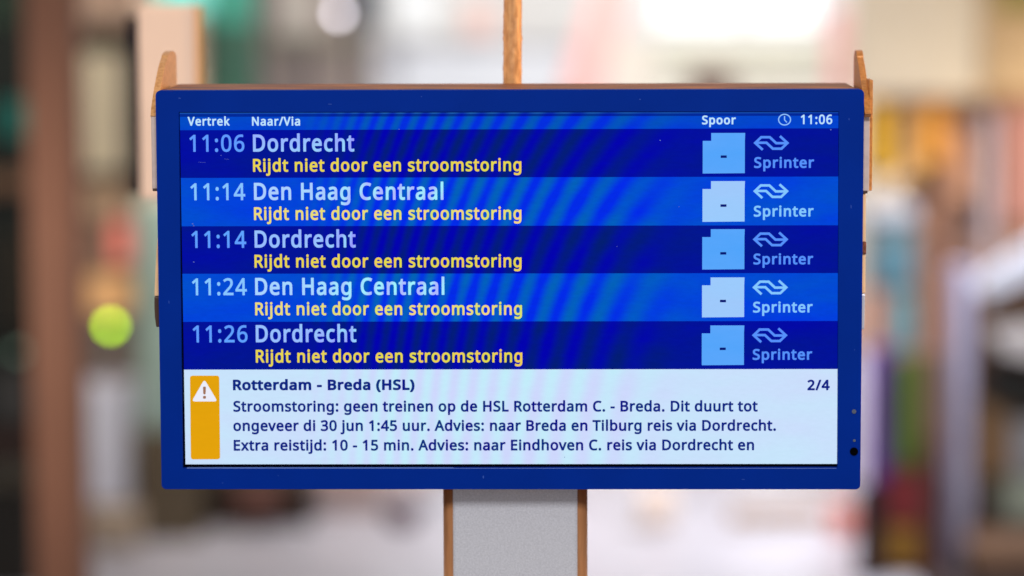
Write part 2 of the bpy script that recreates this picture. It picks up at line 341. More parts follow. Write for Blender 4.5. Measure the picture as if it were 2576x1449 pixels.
GLYPHS = json.loads(r'''{" ":[364,[]],"(":[420,[[56,384,61,497,78,608,106,715,146,817,198,912,262,1000,378,1000,292,862,230,710,193,550,181,385,186,278,203,171,231,66,269,-34,318,-130,377,-221,262,-221,198,-135,146,-41,106,59,78,164,61,273]]],")":[420,[[364,384,359,273,342,164,315,59,275,-41,223,-135,158,-221,43,-221,103,-130,151,-34,189,66,217,171,234,278,239,385,234,495,217,604,189,710,151,812,102,910,42,1000,158,1000,223,912,275,817,315,715,342,608,359,497]]],"-":[451,[[56,321,56,430,395,430,395,321]]],".":[375,[[101,76,107,120,126,148,154,164,186,169,220,164,249,148,268,120,275,76,268,32,249,3,220,-14,186,-20,154,-14,126,3,107,32]]],"/":[521,[[507,1000,134,0,14,0,387,1000]]],"0":[801,[[732,501,728,386,714,284,691,196,656,123,610,64,553,21,482,-5,399,-14,346,-10,297,1,253,21,214,48,150,123,104,225,78,352,69,501,77,652,102,779,144,880,207,954,247,981,292,1000,343,1012,399,1015,453,1012,502,1000,546,981,585,954,650,880,696,779,723,652],[192,501,197,376,212,273,239,193,278,137,331,102,399,91,467,102,520,136,560,192,587,272,603,376,608,501,603,627,587,729,560,808,520,865,467,899,399,910,331,899,278,865,239,808,212,729,197,627]]],"1":[801,[[497,0,377,0,377,699,377,768,380,820,382,871,342,833,296,794,189,707,125,790,395,1000,497,1000]]],"2":[801,[[728,0,67,0,67,102,329,367,399,438,457,501,502,560,535,617,555,676,562,741,549,814,513,866,456,898,385,909,317,903,257,884,201,854,144,814,78,896,120,928,165,957,214,980,267,999,324,1010,385,1014,472,1006,546,982,606,943,651,890,678,825,688,748,680,672,655,601,617,533,566,466,504,397,431,324,223,118,223,112,728,112]]],"3":[801,[[690,766,684,703,665,650,635,605,593,570,542,544,483,527,483,521,540,511,588,495,629,473,662,445,688,412,707,374,718,332,721,284,711,202,681,130,629,69,555,24,459,-5,338,-14,262,-11,192,-2,126,15,63,41,63,155,129,128,199,107,270,94,339,90,401,93,455,103,498,119,533,142,559,171,578,205,589,243,592,287,584,344,560,389,519,422,464,445,394,459,312,464,216,464,216,569,314,569,390,575,452,592,500,621,536,659,557,705,564,758,552,822,515,870,458,900,382,910,332,908,286,900,244,887,205,870,130,826,69,910,128,950,201,983,286,1006,381,1014,454,1010,518,996,571,975,614,944,648,907,671,864,686,818]]],"4":[801,[[773,227,627,227,627,0,508,0,508,227,29,227,29,332,500,1006,627,1006,627,338,773,338],[508,653,509,719,511,776,513,827,515,874,510,874,482,817,450,765,150,338,508,338]]],"5":[801,[[385,613,481,605,563,578,630,536,680,478,711,406,721,319,710,223,676,141,622,75,548,26,456,-4,347,-14,273,-11,202,0,140,17,88,41,88,157,144,129,211,109,281,95,349,91,418,97,478,114,527,144,564,186,588,240,595,307,591,353,580,393,561,428,535,457,501,480,457,497,405,507,345,510,303,508,255,503,174,489,112,528,150,1000,651,1000,651,888,255,888,231,598,296,608,338,612]]],"6":[801,[[77,427,80,513,89,598,105,680,130,757,165,828,211,890,270,942,342,981,430,1006,535,1014,600,1011,633,1007,658,1001,658,896,631,904,602,909,538,913,449,905,377,881,319,843,275,793,243,732,221,664,208,589,200,508,209,508,232,540,262,569,297,592,340,611,389,622,445,626,527,617,597,590,655,547,699,487,726,412,735,322,725,225,696,143,649,76,586,27,509,-4,417,-14,348,-7,284,13,226,46,176,94,134,156,103,232,84,322],[416,90,458,93,496,104,529,122,559,146,583,179,600,219,610,267,613,322,601,408,565,473,538,498,505,515,465,526,420,529,359,523,305,502,262,471,229,433,209,390,202,346,205,300,215,255,232,212,256,172,286,138,323,112,366,95]]],":":[375,[[101,76,107,120,126,148,154,164,186,169,220,164,249,148,268,120,275,76,268,32,249,3,220,-14,186,-20,154,-14,126,3,107,32],[101,675,107,720,126,749,154,765,186,770,220,765,249,749,268,720,275,675,268,632,249,602,220,585,186,580,154,585,126,602,107,632]]],"A":[895,[[763,0,643,310,246,310,127,0,0,0,391,1004,504,1004,894,0],[493,724,479,765,460,826,445,874,431,817,415,765,402,724,289,422,605,422]]],"B":[910,[[422,1000,510,997,586,986,651,969,705,945,747,912,777,869,795,816,801,752,796,697,779,648,752,606,715,572,668,547,611,531,611,524,671,510,725,487,770,455,805,412,827,355,835,284,824,200,793,130,742,74,673,33,588,8,487,0,136,0,136,1000],[447,574,555,585,623,616,659,667,671,738,667,776,656,809,638,836,613,856,537,883,427,892,262,892,262,574],[262,469,262,106,464,106,525,110,576,119,617,136,648,158,687,218,700,294,695,344,677,387,646,421,600,447,537,464,454,469]]],"C":[885,[[564,903,488,897,420,876,361,842,311,796,271,738,242,669,224,589,218,500,228,385,257,286,305,205,372,146,458,109,563,97,627,99,688,108,746,120,803,136,803,27,746,8,687,-4,622,-12,545,-14,472,-10,405,2,344,21,290,49,242,84,200,125,165,173,137,228,98,355,85,501,93,610,117,709,156,796,209,871,277,932,360,977,456,1005,566,1014,641,1010,714,999,782,980,842,955,791,849,742,869,688,887,629,899]]],"D":[1022,[[937,510,933,429,921,355,902,288,875,228,840,175,799,129,751,90,696,57,635,32,568,14,494,4,415,0,136,0,136,1000,444,1000,517,996,585,986,648,968,706,944,758,913,804,875,843,830,877,779,903,722,922,658,933,587],[804,506,793,627,760,724,706,798,631,851,537,882,426,892,262,892,262,108,398,108,493,114,575,133,645,164,702,208,747,264,779,332,798,413]]],"E":[779,[[695,0,136,0,136,1000,695,1000,695,889,262,889,262,577,669,577,669,468,262,468,262,111,695,111]]],"H":[1038,[[901,0,775,0,775,466,262,466,262,0,136,0,136,1000,262,1000,262,577,775,577,775,1000,901,1000]]],"L":[734,[[136,0,136,1000,262,1000,262,112,699,112,699,0]]],"N":[1064,[[929,0,782,0,246,831,241,831,246,754,250,660,252,559,252,0,136,0,136,1000,282,1000,815,172,821,172,817,239,813,338,811,436,811,1000,929,1000]]],"R":[871,[[412,1000,525,992,617,968,687,929,737,874,766,803,776,716,769,643,746,583,713,535,672,498,625,470,576,448,850,0,703,0,461,413,262,413,262,0,136,0,136,1000],[405,891,262,891,262,520,412,520,469,523,517,532,558,547,590,568,614,595,632,628,642,666,646,710,639,769,620,815,587,849,541,873,480,886]]],"S":[769,[[703,268,692,185,660,116,607,60,536,20,448,-6,346,-14,291,-13,239,-8,190,-2,146,8,106,19,71,34,71,154,128,133,197,113,273,100,352,95,420,100,476,115,520,139,552,171,571,210,577,256,572,301,556,339,527,371,484,401,423,431,342,462,281,487,229,513,185,543,148,576,120,613,100,655,88,704,84,759,94,833,125,896,173,946,237,983,315,1006,403,1014,482,1010,555,999,620,981,679,958,640,850,586,871,527,888,465,900,401,903,343,899,296,885,259,863,232,834,217,798,211,758,217,711,232,674,260,642,301,613,357,586,430,556,511,523,579,487,633,446,672,398,695,339]]],"T":[779,[[452,0,326,0,326,889,14,889,14,1000,763,1000,763,889,452,889]]],"V":[840,[[840,1000,483,0,357,0,0,1000,132,1000,357,359,384,280,404,208,420,140,436,209,457,282,483,361,707,1000]]],"a":[786,[[403,763,468,760,523,748,569,729,606,703,635,669,656,625,668,573,672,511,672,0,583,0,559,106,553,106,520,69,487,39,450,15,408,-1,359,-11,301,-14,237,-8,180,10,132,40,95,83,72,140,64,209,70,262,86,308,114,348,153,382,203,409,265,429,339,442,424,448,552,452,552,497,542,577,511,627,462,655,396,664,339,659,284,646,233,628,185,606,147,699,201,724,263,744,332,759],[440,363,321,349,246,318,205,271,192,207,202,153,230,115,274,93,329,85,416,99,487,138,515,168,535,205,546,249,550,300,550,367]]],"b":[861,[[242,805,240,716,235,651,242,651,280,695,331,731,395,755,475,763,541,757,601,739,654,709,700,666,737,611,763,545,779,466,784,375,775,257,746,160,699,84,637,29,562,-3,475,-14,395,-6,331,18,280,54,242,95,232,95,207,0,119,0,119,1064,242,1064],[454,661,382,654,328,631,288,593,262,539,247,468,242,380,242,374,254,252,288,162,315,130,353,107,400,93,457,88,504,93,545,107,579,130,607,162,629,204,644,253,654,311,657,377,654,443,644,501,629,550,607,590,579,621,544,643,502,657]]],"c":[672,[[420,-14,326,-4,243,27,174,78,121,153,88,250,77,371,89,497,123,597,178,672,249,724,333,755,429,765,485,762,539,753,588,740,626,724,588,622,510,646,466,654,426,657,357,649,301,625,258,585,228,529,210,459,204,373,210,290,228,220,258,165,300,125,353,100,419,92,477,96,527,105,572,119,613,136,613,27,574,9,530,-4,480,-11]]],"d":[861,[[385,-14,319,-8,259,10,207,41,161,83,124,138,98,205,82,283,77,374,82,465,98,544,125,611,162,666,208,709,260,740,320,759,387,765,442,761,489,750,529,733,564,710,594,683,619,654,627,654,623,708,619,765,619,1064,742,1064,742,0,643,0,625,101,619,101,594,70,564,43,529,19,488,1,440,-10],[405,88,460,92,506,105,544,125,572,153,608,235,620,350,620,373,609,496,574,588,546,620,508,644,461,658,403,662,357,658,316,643,282,618,254,583,217,491,204,371,217,252,254,162,282,130,317,107,358,93]]],"e":[790,[[409,765,499,754,575,723,636,672,681,604,709,522,718,426,718,352,204,352,210,292,222,239,242,195,270,158,304,128,344,108,391,95,444,91,511,94,571,104,627,121,685,143,685,35,628,13,571,-2,510,-11,438,-14,338,-3,250,29,177,84,123,159,88,255,77,370,87,484,118,581,168,659,235,717,316,753],[408,664,366,660,329,650,296,632,268,607,227,539,207,450,590,450,585,510,570,562,545,604,511,637,465,657]]],"g":[861,[[385,765,456,758,519,737,574,701,620,651,627,651,644,751,742,751,742,-13,733,-110,706,-191,660,-254,595,-300,511,-327,406,-336,328,-333,257,-324,193,-309,136,-289,136,-175,194,-200,261,-218,334,-230,413,-234,459,-230,499,-220,535,-202,565,-177,589,-146,607,-110,617,-69,620,-22,620,7,622,55,625,99,619,99,575,49,522,14,459,-7,387,-14,318,-8,257,12,204,44,159,88,123,144,98,211,82,287,77,374,82,459,98,535,123,601,159,659,204,705,256,738,317,758],[402,661,344,653,295,627,256,586,228,529,210,458,204,373,208,307,217,250,233,201,256,160,284,128,318,105,359,91,405,87,458,91,503,102,540,120,570,148,593,184,609,228,619,282,622,345,622,374,616,466,599,539,569,594,527,632,471,654]]],"h":[866,[[242,752,240,697,235,647,244,647,271,683,304,711,342,734,385,750,431,760,478,763,561,756,630,735,683,698,721,646,744,576,752,489,752,0,630,0,630,480,620,560,590,616,537,650,462,661,387,653,331,630,290,591,263,537,247,469,242,388,242,0,119,0,119,1064,242,1064]]],"i":[361,[[242,751,242,0,119,0,119,751],[182,1032,209,1027,232,1013,248,989,254,954,248,919,232,895,209,880,182,875,154,880,130,895,114,919,109,954,114,989,130,1013,154,1027]]],"j":[361,[[31,-336,-2,-335,-31,-331,-77,-319,-77,-220,-34,-230,15,-234,56,-228,90,-209,112,-174,119,-116,119,751,242,751,242,-112,237,-177,220,-232,192,-277,151,-310,98,-329],[109,954,114,989,130,1013,154,1027,182,1032,209,1027,232,1013,248,989,254,954,248,919,232,895,209,880,182,875,154,880,130,895,114,919]]],"k":[748,[[241,508,239,450,235,387,241,387,266,419,300,461,331,497,570,751,714,751,410,430,735,0,587,0,326,350,241,276,241,0,119,0,119,1064,241,1064]]],"l":[361,[[242,0,119,0,119,1064,242,1064]]],"m":[1310,[[943,765,1002,761,1054,748,1098,728,1133,700,1161,662,1180,614,1192,557,1196,489,1196,0,1074,0,1074,483,1065,561,1037,616,990,650,922,661,871,657,828,645,793,626,765,598,730,521,718,415,718,0,597,0,597,483,592,537,580,582,559,617,529,641,491,656,443,661,375,653,324,630,286,591,261,538,247,471,242,389,242,0,119,0,119,751,218,751,237,648,244,648,270,684,302,714,338,736,378,752,421,762,465,765,545,757,610,734,660,695,695,639,702,639,746,695,805,734,872,757]]],"n":[866,[[480,765,544,761,598,748,645,728,683,700,713,662,735,614,748,557,752,489,752,0,630,0,630,480,620,560,590,616,537,650,462,661,405,657,357,644,319,622,290,591,254,506,242,389,242,0,119,0,119,751,218,751,237,648,244,648,272,684,306,714,345,736,388,752,433,762]]],"o":[847,[[772,377,766,288,747,211,717,144,677,88,627,44,567,12,498,-8,422,-14,350,-8,284,12,225,44,175,88,134,144,103,211,84,288,77,377,88,492,119,588,170,664,239,719,325,753,426,765,522,753,606,719,675,664,728,588,761,492],[204,377,210,294,228,223,257,166,300,123,355,97,424,88,493,97,549,123,592,166,621,223,638,294,644,377,638,460,620,529,591,585,548,627,493,652,423,661,369,656,324,642,286,619,256,585,234,544,217,495,208,440]]],"p":[861,[[476,765,542,759,601,741,654,710,700,668,737,614,763,547,779,468,784,377,775,259,746,162,700,85,638,30,562,-3,475,-14,421,-10,373,1,331,19,296,41,267,67,242,95,234,95,239,35,242,-28,242,-336,119,-336,119,751,220,751,237,648,242,648,267,679,296,707,331,731,372,749,420,761],[454,661,386,654,332,632,292,596,265,546,249,481,242,401,242,377,247,291,262,220,288,163,328,122,384,97,457,88,519,98,569,126,608,171,635,229,651,299,657,378,644,494,607,584,579,618,544,642,502,656]]],"r":[578,[[469,765,515,763,557,756,542,643,502,650,461,653,418,648,378,634,341,613,308,583,281,547,260,504,247,455,242,401,242,0,119,0,119,751,220,751,234,613,239,613,266,654,297,690,333,721,374,744,419,760]]],"s":[671,[[608,207,599,140,571,85,527,42,468,11,394,-8,308,-14,235,-11,173,-1,120,14,73,34,73,146,122,124,181,104,246,90,311,85,392,93,447,116,478,151,489,196,485,223,473,246,452,269,418,291,370,315,304,342,236,370,179,398,133,429,99,465,78,510,71,566,76,611,91,650,115,684,149,713,239,752,353,765,419,761,481,751,539,735,592,714,550,616,502,634,451,650,398,660,345,664,278,658,229,639,199,610,189,573,194,544,207,520,232,499,268,478,318,456,382,430,449,403,504,375,549,344,581,307,601,262]]],"t":[506,[[370,87,427,92,475,102,475,8,451,-1,419,-8,383,-12,349,-14,292,-9,240,6,195,34,160,77,137,138,129,218,129,655,22,655,22,714,130,763,179,923,252,923,252,751,469,751,469,655,252,655,252,221,260,162,285,120,323,95]]],"u":[866,[[746,751,746,0,646,0,627,99,622,99,595,64,560,35,521,13,478,-2,432,-11,384,-14,301,-7,233,15,180,51,141,104,118,173,111,259,111,751,235,751,235,268,245,189,276,133,328,99,402,88,477,96,534,120,576,159,603,212,618,280,623,360,623,751]]],"v":[711,[[284,0,0,751,132,751,291,308,315,239,338,167,352,109,357,109,373,168,397,241,420,308,580,751,711,751,426,0]]],"x":[741,[[297,384,38,751,178,751,371,468,563,751,702,751,443,384,716,0,576,0,371,300,164,0,25,0]]]}''')
_gt = {}
def area2(l):
    return sum(l[i-1][0]*l[i][1]-l[i][0]*l[i-1][1] for i in range(len(l)))
def inside(p, l):
    r = False; j = len(l)-1
    for i in range(len(l)):
        if (l[i][1] > p[1]) != (l[j][1] > p[1]) and p[0] < (l[j][0]-l[i][0])*(p[1]-l[i][1])/(l[j][1]-l[i][1])+l[i][0]: r = not r
        j = i
    return r
def glyph(ch, w):
    if (ch, w) in _gt: return _gt[(ch, w)]
    adv, raw = GLYPHS[ch]
    loops = [[(f[i], f[i+1]) for i in range(0, len(f), 2)] for f in raw]
    fixed = []
    for a in loops:
        depth = sum(1 for b in loops if b is not a and inside(a[0], b))
        ccw = area2(a) > 0
        if ccw == bool(depth % 2): a = a[::-1]          # outer loops run ccw, holes cw
        fixed.append((depth, a))
    tris = []; pts = []
    for dpt, a in fixed:
        if dpt % 2: continue
        grp = [a]+[h for d2, h in fixed if d2 % 2 and inside(h[0], a)]
        base = len(pts)
        for l in grp: pts += l
        for t in tessellate_polygon([[Vector((p[0], p[1], 0)) for p in l] for l in grp]):
            tris.append(tuple(base+i for i in t))
    # stem weight: a rim of width w round every outline
    rim = []
    for dpt, a in fixed:
        n = len(a); nm = []
        for i in range(n):
            e = Vector(a[(i+1) % n])-Vector(a[i]); e = e.normalized() if e.length > 1e-6 else Vector((1, 0))
            nm.append(Vector((e.y, -e.x)))
        for i in range(n):
            p = Vector(a[i]); q = Vector(a[(i+1) % n]); b = len(pts)
            pts += [tuple(p), tuple(q), tuple(q+nm[i]*w), tuple(p+nm[i]*w)]
            rim.append((b, b+1, b+2, b+3))
            m0, m1 = nm[i-1], nm[i]
            if m0.x*m1.y-m0.y*m1.x > 0.02:
                mid = (m0+m1); b = len(pts)
                mid = mid.normalized() if mid.length > 0.2 else m0
                k = min(1.25, 1/max(0.5, mid.dot(m1)))
                pts += [tuple(p), tuple(p+m0*w), tuple(p+mid*w*k), tuple(p+m1*w)]
                rim.append((b, b+1, b+2, b+3))
    tris += rim
    _gt[(ch, w)] = (adv, pts, tris)
    return _gt[(ch, w)]
def text(name, body, x0, yb0, x1, yb1, cap, w, m, y=YP-0.0006, track=62):
    """lettering from pixel x0 to x1 on the baseline yb0..yb1 with capitals of the given pixel height; w = extra stem weight"""
    X = 0; V = []; T = []
    for ch in body:
        adv, pts, tris = glyph(ch, w)
        b = len(V)
        V += [(X+p[0], p[1]) for p in pts]; T += [tuple(b+i for i in t) for t in tris]
        X += adv+w*0.6+track
    xa = min(v[0] for v in V); xb = max(v[0] for v in V)
    sx = (x1-x0)/(xb-xa); sy = cap/(1000.0+2*w); sl = (yb1-yb0)/(x1-x0)
    bm = bmesh.new()
    vs = []
    for gx, gy in V:
        dx = (gx-xa)*sx
        vs.append(bm.verts.new(at(x0+dx-(0.016-0.0225*(x0+dx-452)/1659.0)*gy*sy, yb0+sl*dx-(gy+w)*sy, y)))
    for t in T:
        try: bm.faces.new([vs[i] for i in t])
        except ValueError: pass
    me = bpy.data.meshes.new(name); bm.to_mesh(me); bm.free()
    return link_mesh(name, me, m, screen)

white_t = lcd('header lettering', (176, 214, 255), (206, 244, 255), 1, 0.02)
time_d = lcd('time lettering deep', (96, 132, 255), (92, 190, 255), 0.9, 0.02)
time_l = lcd('time lettering bright', (132, 176, 255), (140, 222, 255), 0.9, 0.02)
dest_m = lcd('destination lettering', (152, 150, 255), (150, 234, 255), 1, 0.02)
dest_l = lcd('destination lettering bright', (176, 186, 255), (158, 244, 255), 1, 0.02)
yel_d = lcd('remark lettering', (240, 206, 84), (226, 222, 74), 1, 0.02)
yel_l = lcd('remark lettering bright', (244, 214, 130), (216, 230, 100), 1, 0.02)
box_d = lcd('track box deep', (104, 170, 252), (58, 160, 250), 0.7, 0.02)
box_l = lcd('track box bright', (164, 198, 250), (146, 208, 255), 0.7, 0.02)
spr_d = lcd('train kind deep', (86, 140, 252), (84, 152, 252), 0.6, 0.02)
spr_l = lcd('train kind bright', (134, 196, 255), (128, 204, 255), 0.6, 0.02)
note_t = lcd('notice lettering', (10, 16, 134), (8, 52, 126), 1, 0.02)
dash_m = lcd('dash', (4, 20, 112), (4, 24, 116), 0.2, 0.02)

text('header_text', 'Vertrek', 472, 316.2, 578, 316, 22.3, 42, white_t)
text('header_text', 'Naar/Via', 634, 316.2, 755, 316, 22.3, 42, white_t)
text('header_text', 'Spoor', 1766, 313, 1851, 312.8, 22.3, 48, white_t)
text('clock_text', '11:06', 2014.5, 312.4, 2093.7, 312.2, 23.9, 36, white_t)
# clock symbol
def disc_ring(cx, cy, rx0, ry0, rx1, ry1, n=40):
    q = []
    for i in range(n):
        a = 2*math.pi*i/n; b = 2*math.pi*(i+1)/n
        q.append([(cx+rx0*math.cos(a), cy+ry0*math.sin(a)), (cx+rx0*math.cos(b), cy+ry0*math.sin(b)), (cx+rx1*math.cos(b), cy+ry1*math.sin(b)), (cx+rx1*math.cos(a), cy+ry1*math.sin(a))])
    return q
clk = disc_ring(1973.7, 301, 16.4, 14.8, 13.6, 12.0)
clk += [[(1972.2, 292), (1975.0, 292), (1975.0, 302), (1972.2, 302)], [(1972.4, 302.2), (1975.0, 301.0), (1980.6, 307.2), (1978.4, 308.8)]]
link_mesh('clock_icon', quad_mesh(clk, YP-0.0006), lcd('clock icon', (140, 190, 255), (150, 205, 255), 0.5, 0.02), screen)

rows = [('11:06', 'Dordrecht', 476.7, 615, 381.9, 636.6, 891.3, 381.7, 636.6, 1311.6, 432.3, 430.6),
        ('11:14', 'Den Haag Centraal', 479.4, 617.2, 503.9, 639, 1115.6, 503.3, 639, 1311.8, 553.8, 552.5),
        ('11:14', 'Dordrecht', 481.8, 619.6, 623.8, 640.6, 894.7, 623.2, 640.4, 1312.0, 673.4, 672.4),
        ('11:24', 'Den Haag Centraal', 483.2, 621.2, 743.0, 642, 1118, 742.4, 642, 1313.2, 793.2, 792.4),
        ('11:26', 'Dordrecht', 485, 623, 861.6, 643.6, 896.6, 861.2, 643.6, 1314, 912.4, 911.6)]
for i, r in enumerate(rows):
    lt = i % 2
    text('time_text', r[0], r[2], r[4], r[3], r[4]-0.3, 42.8, 24, time_l if lt else time_d)
    text('destination_text', r[1], r[5], r[7], r[6], r[7]-0.6, 43.4, 38, dest_l if lt else dest_m)
    text('remark_text', 'Rijdt niet door een stroomstoring', r[8], r[10], r[9], r[11], 32.6, 38, yel_l if lt else yel_d)
    by = [334.6, 455.7, 576.6, 698.0, 818.8][i]
    x1 = 1874.6-0.55*i; xl = 1767.9-0.6*i; xn = 1789.2-0.55*i; h = [101.0, 101.5, 100.6, 99.6, 99.2][i]
    link_mesh('track_box', quad_mesh([[(xn, by), (x1, by-0.2), (x1-0.8, by+19.6), (xn, by+19.8)], [(xl, by+19.8), (xn, by+19.8), (x1-0.8, by+19.6), (x1-1.0, by+h), (xl-0.2, by+h+0.9)]], YP-0.0006), box_l if lt else box_d, screen)
    dcy = [394.2, 517.3, 637.4, 757.4, 877.6][i]; dcx = 1820.6-0.6*i
    link_mesh('track_dash', quad_mesh([[(dcx-7.6, dcy-3.2), (dcx+7.6, dcy-3.3), (dcx+7.6, dcy+3.0), (dcx-7.6, dcy+3.1)]], YP-0.0009), dash_m, screen)
    # operator emblem: two interlocked arrows
    ccx = 1940.4-1.0*i; ccy = [359.6, 480.9, 602.2, 723.0, 843.4][i]; sc = 0.2775
    S1 = [(-78, 62), (-146, 0), (-92, -52), (-14, -52), (44, 2), (140, 2)]
    def stroke(pts, t):
        n = len(pts); Lp = []; Rp = []
        for q in range(n):
            p = Vector(pts[q])
            d0 = (p-Vector(pts[q-1])).normalized() if q else (Vector(pts[1])-p).normalized()
            d1 = (Vector(pts[q+1])-p).normalized() if q < n-1 else d0
            n0 = Vector((-d0.y, d0.x)); n1 = Vector((-d1.y, d1.x)); b = (n0+n1).normalized()
            k = t/2/max(0.45, b.dot(n0))
            Lp.append(p+b*k); Rp.append(p-b*k)
        return [[Lp[q], Lp[q+1], Rp[q+1], Rp[q]] for q in range(n-1)]
    st = stroke(S1, 22)
    S2 = [(-a, -b) for a, b in S1]
    mm = spr_l if lt else spr_d
    me = quad_mesh([[(ccx+p[0]*sc, ccy+p[1]*sc) for p in q] for q in st], YP-0.0006)
    em = link_mesh('operator_emblem', me, mm, screen)
    bm = bmesh.new(); bm.from_mesh(em.data)
    for q in stroke(S2, 22):
        bm.faces.new([bm.verts.new(at(ccx+p[0]*sc, ccy+p[1]*sc, YP-0.0008)-BASE) for p in q])
    bm.to_mesh(em.data); bm.free()
    text('train_kind_text', 'Sprinter', 1897-0.9*i, [422.6, 545.0, 665.3, 786.4, 905.4][i], 2047.9-1.2*i, [422.4, 544.7, 665.0, 786.1, 905.1][i], 27.4, 44, mm)

text('notice_heading', 'Rotterdam - Breda (HSL)', 586, 982, 1043, 981.4, 27.0, 70, note_t, track=30)
text('notice_text', 'Stroomstoring: geen treinen op de HSL Rotterdam C. - Breda. Dit duurt tot', 587, 1036, 1906, 1035.4, 27.4, 48, note_t, track=26)
text('notice_text', 'ongeveer di 30 jun 1:45 uur. Advies: naar Breda en Tilburg reis via Dordrecht.', 587, 1084.6, 1952, 1083.8, 27.4, 48, note_t, track=26)
text('notice_text', 'Extra reistijd: 10 - 15 min. Advies: naar Eindhoven C. reis via Dordrecht en', 588, 1134, 1897, 1132.8, 27.4, 48, note_t, track=26)
text('page_text', '2/4', 2031, 982, 2087.3, 981.8, 26.6, 56, note_t)
def rr_px(c, r, n=5):
    pts = []
    for (cx, cy, sxx, syy, a0) in ((c[0][0], c[0][1], 1, 1, 180), (c[1][0], c[1][1], -1, 1, 270), (c[2][0], c[2][1], -1, -1, 0), (c[3][0], c[3][1], 1, -1, 90)):
        for i in range(n+1):
            a = math.radians(a0+90*i/n)
            pts.append((cx+sxx*r+r*math.cos(a), cy+syy*r+r*math.sin(a)))
    return pts
link_mesh('warning_bar', quad_mesh([rr_px([(478, 945), (551.6, 945), (553.6, 1155.4), (480, 1155.6)], 6)], YP-0.0006), lcd('amber', (238, 164, 12), (214, 160, 8), 0.5, 0.03), screen)
def round_poly(P3, r, n=5):
    out = []
    for i in range(len(P3)):
        p = Vector(P3[i]); a = (Vector(P3[i-1])-p).normalized(); b = (Vector(P3[(i+1) % len(P3)])-p).normalized()
        for k in range(n+1):
            t = k/n; q0 = p+a*r; q1 = p+b*r
            out.append(tuple(q0*(1-t)**2+p*2*t*(1-t)+q1*t*t))
    return out
link_mesh('warning_triangle', quad_mesh([round_poly([(514.2, 954), (547.5, 1010), (482, 1010)], 9)], YP-0.0009), lcd('warning white', (232, 234, 250), (238, 240, 250), 0.2, 0.02), screen)
link_mesh('exclamation_mark', quad_mesh([round_poly([(510.6, 972.6), (518.0, 972.6), (517.2, 992), (511.4, 992)], 2.4), disc_ring(514.4, 999.4, 0.01, 0.01, 3.7, 3.5, 14)[0][:0] or round_poly([(510.6, 996), (518.2, 996), (518.2, 1003), (510.6, 1003)], 3)], YP-0.0012), lcd('exclamation', (176, 116, 78), (140, 110, 100), 0.3, 0.02), screen)
# specks of dust and a few fine scratches on the glass
dust = []
for cx, cy, r in ((484.5, 563, 1.7), (487.5, 568, 1.4), (487.6, 659, 1.6), (1661, 353, 1.6), (1004, 325, 1.3), (2090, 326, 1.8), (1186, 927, 1.4), (556, 391, 1.1), (1552, 620, 1.0), (1305, 260, 1.0), (700, 905, 1.2), (1420, 1150, 1.0), (1708, 520, 1.0)):
    dust.append([(cx-r, cy-r*0.8), (cx+r, cy-r*0.6), (cx+r*0.8, cy+r), (cx-r, cy+r*0.7)])
for cx, cy, l in ((570, 400, 6), (508, 408, 9)):
    dust.append([(cx-l, cy-0.4), (cx+l, cy+0.5), (cx+l, cy+1.0), (cx-l, cy+0.1)])
tag(link_mesh('dust', quad_mesh(dust, YP-0.0030), mat('dust grey', (90, 106, 176), 0.8), screen), kind='stuff')

scuff = []
for cx, cy, l, h in ((452, 247, 3, 1), (1216, 1200, 1.4, 4), (830, 262, 5, 0.7), (2141, 520, 0.8, 5), (1610, 250, 2, 1), (425, 760, 0.8, 4), (1870, 1206, 4, 0.7), (560, 1215, 2, 0.8), (2150, 880, 1, 1), (1060, 243, 1.2, 1.0), (700, 1196, 1, 1), (2136, 300, 1, 2.4)):
    scuff.append([(cx-l, cy-h), (cx+l, cy-h*0.6), (cx+l*0.8, cy+h), (cx-l, cy+h*0.7)])
tag(link_mesh('scuffs', quad_mesh(scuff, -0.00025), mat('scuff blue', (26, 70, 160), 0.6), bezel), kind='stuff')
# --- ears, brackets and rails on both sides
XO = 0.3836; XI = 0.3766
def ear(side, front, tip_px, back_px):
    """upright plate with a rounded tip, outline in (depth, height)"""
    xo, xi = side*XO, side*XI
    prof = []
    for px, py in front:
        p = at_x(px, py, xo); prof.append((p.y, p.z))
    pb = at_x(*back_px, xi); yb = pb.y
    y0, z0 = prof[-1]
    zt = at_x(*tip_px, xi).z
    for k in range(1, 7):                       # quarter round up to the tip
        a = math.pi/2*k/6; ym = (y0+yb)/2
        prof.append((y0+(ym-y0)*(1-math.cos(a)), z0+(zt-z0)*math.sin(a)))
    for k in range(1, 7):                       # and down to the straight rear edge
        a = math.pi/2*k/6; ym = (y0+yb)/2
        prof.append((ym+(yb-ym)*math.sin(a), zt-(zt-z0+0.004)*(1-math.cos(a))))
    zl = prof[0][1]
    prof.append((yb, zl-0.004))
    prof.append((prof[0][0]+0.006, zl-0.004))
    return prism('side_ear', prof, [], 'x', min(xo, xi), max(xo, xi), tan if side < 0 else tan_deep, disp, 0.0007)
ear(-1, [(378.5, 291), (380, 272), (383.5, 246), (387.5, 222), (392, 198), (396.5, 176), (401, 158), (406, 144)], (432, 128.5), (444.5, 180))
ear(1, [(2192, 286), (2190, 262), (2187.5, 240), (2184.5, 218), (2181, 198), (2178, 178), (2175, 160), (2172, 145)], (2158, 128.5), (2147.5, 180))
def zpx(py, y): return at(1288, py, y).z
def side_box(name, px0, px1, py0, py1, y0, y1, m, bev=0.0008):
    a = at(px0, py0, y0); b = at(px1, py1, y0)
    return box(name, (min(a.x, b.x), y0, b.z), (max(a.x, b.x), y1, a.z), m, disp, bev)
pl = side_box('bracket_plate', 379.6, 397, 289, 478, 0.024, 0.05, palemetal)
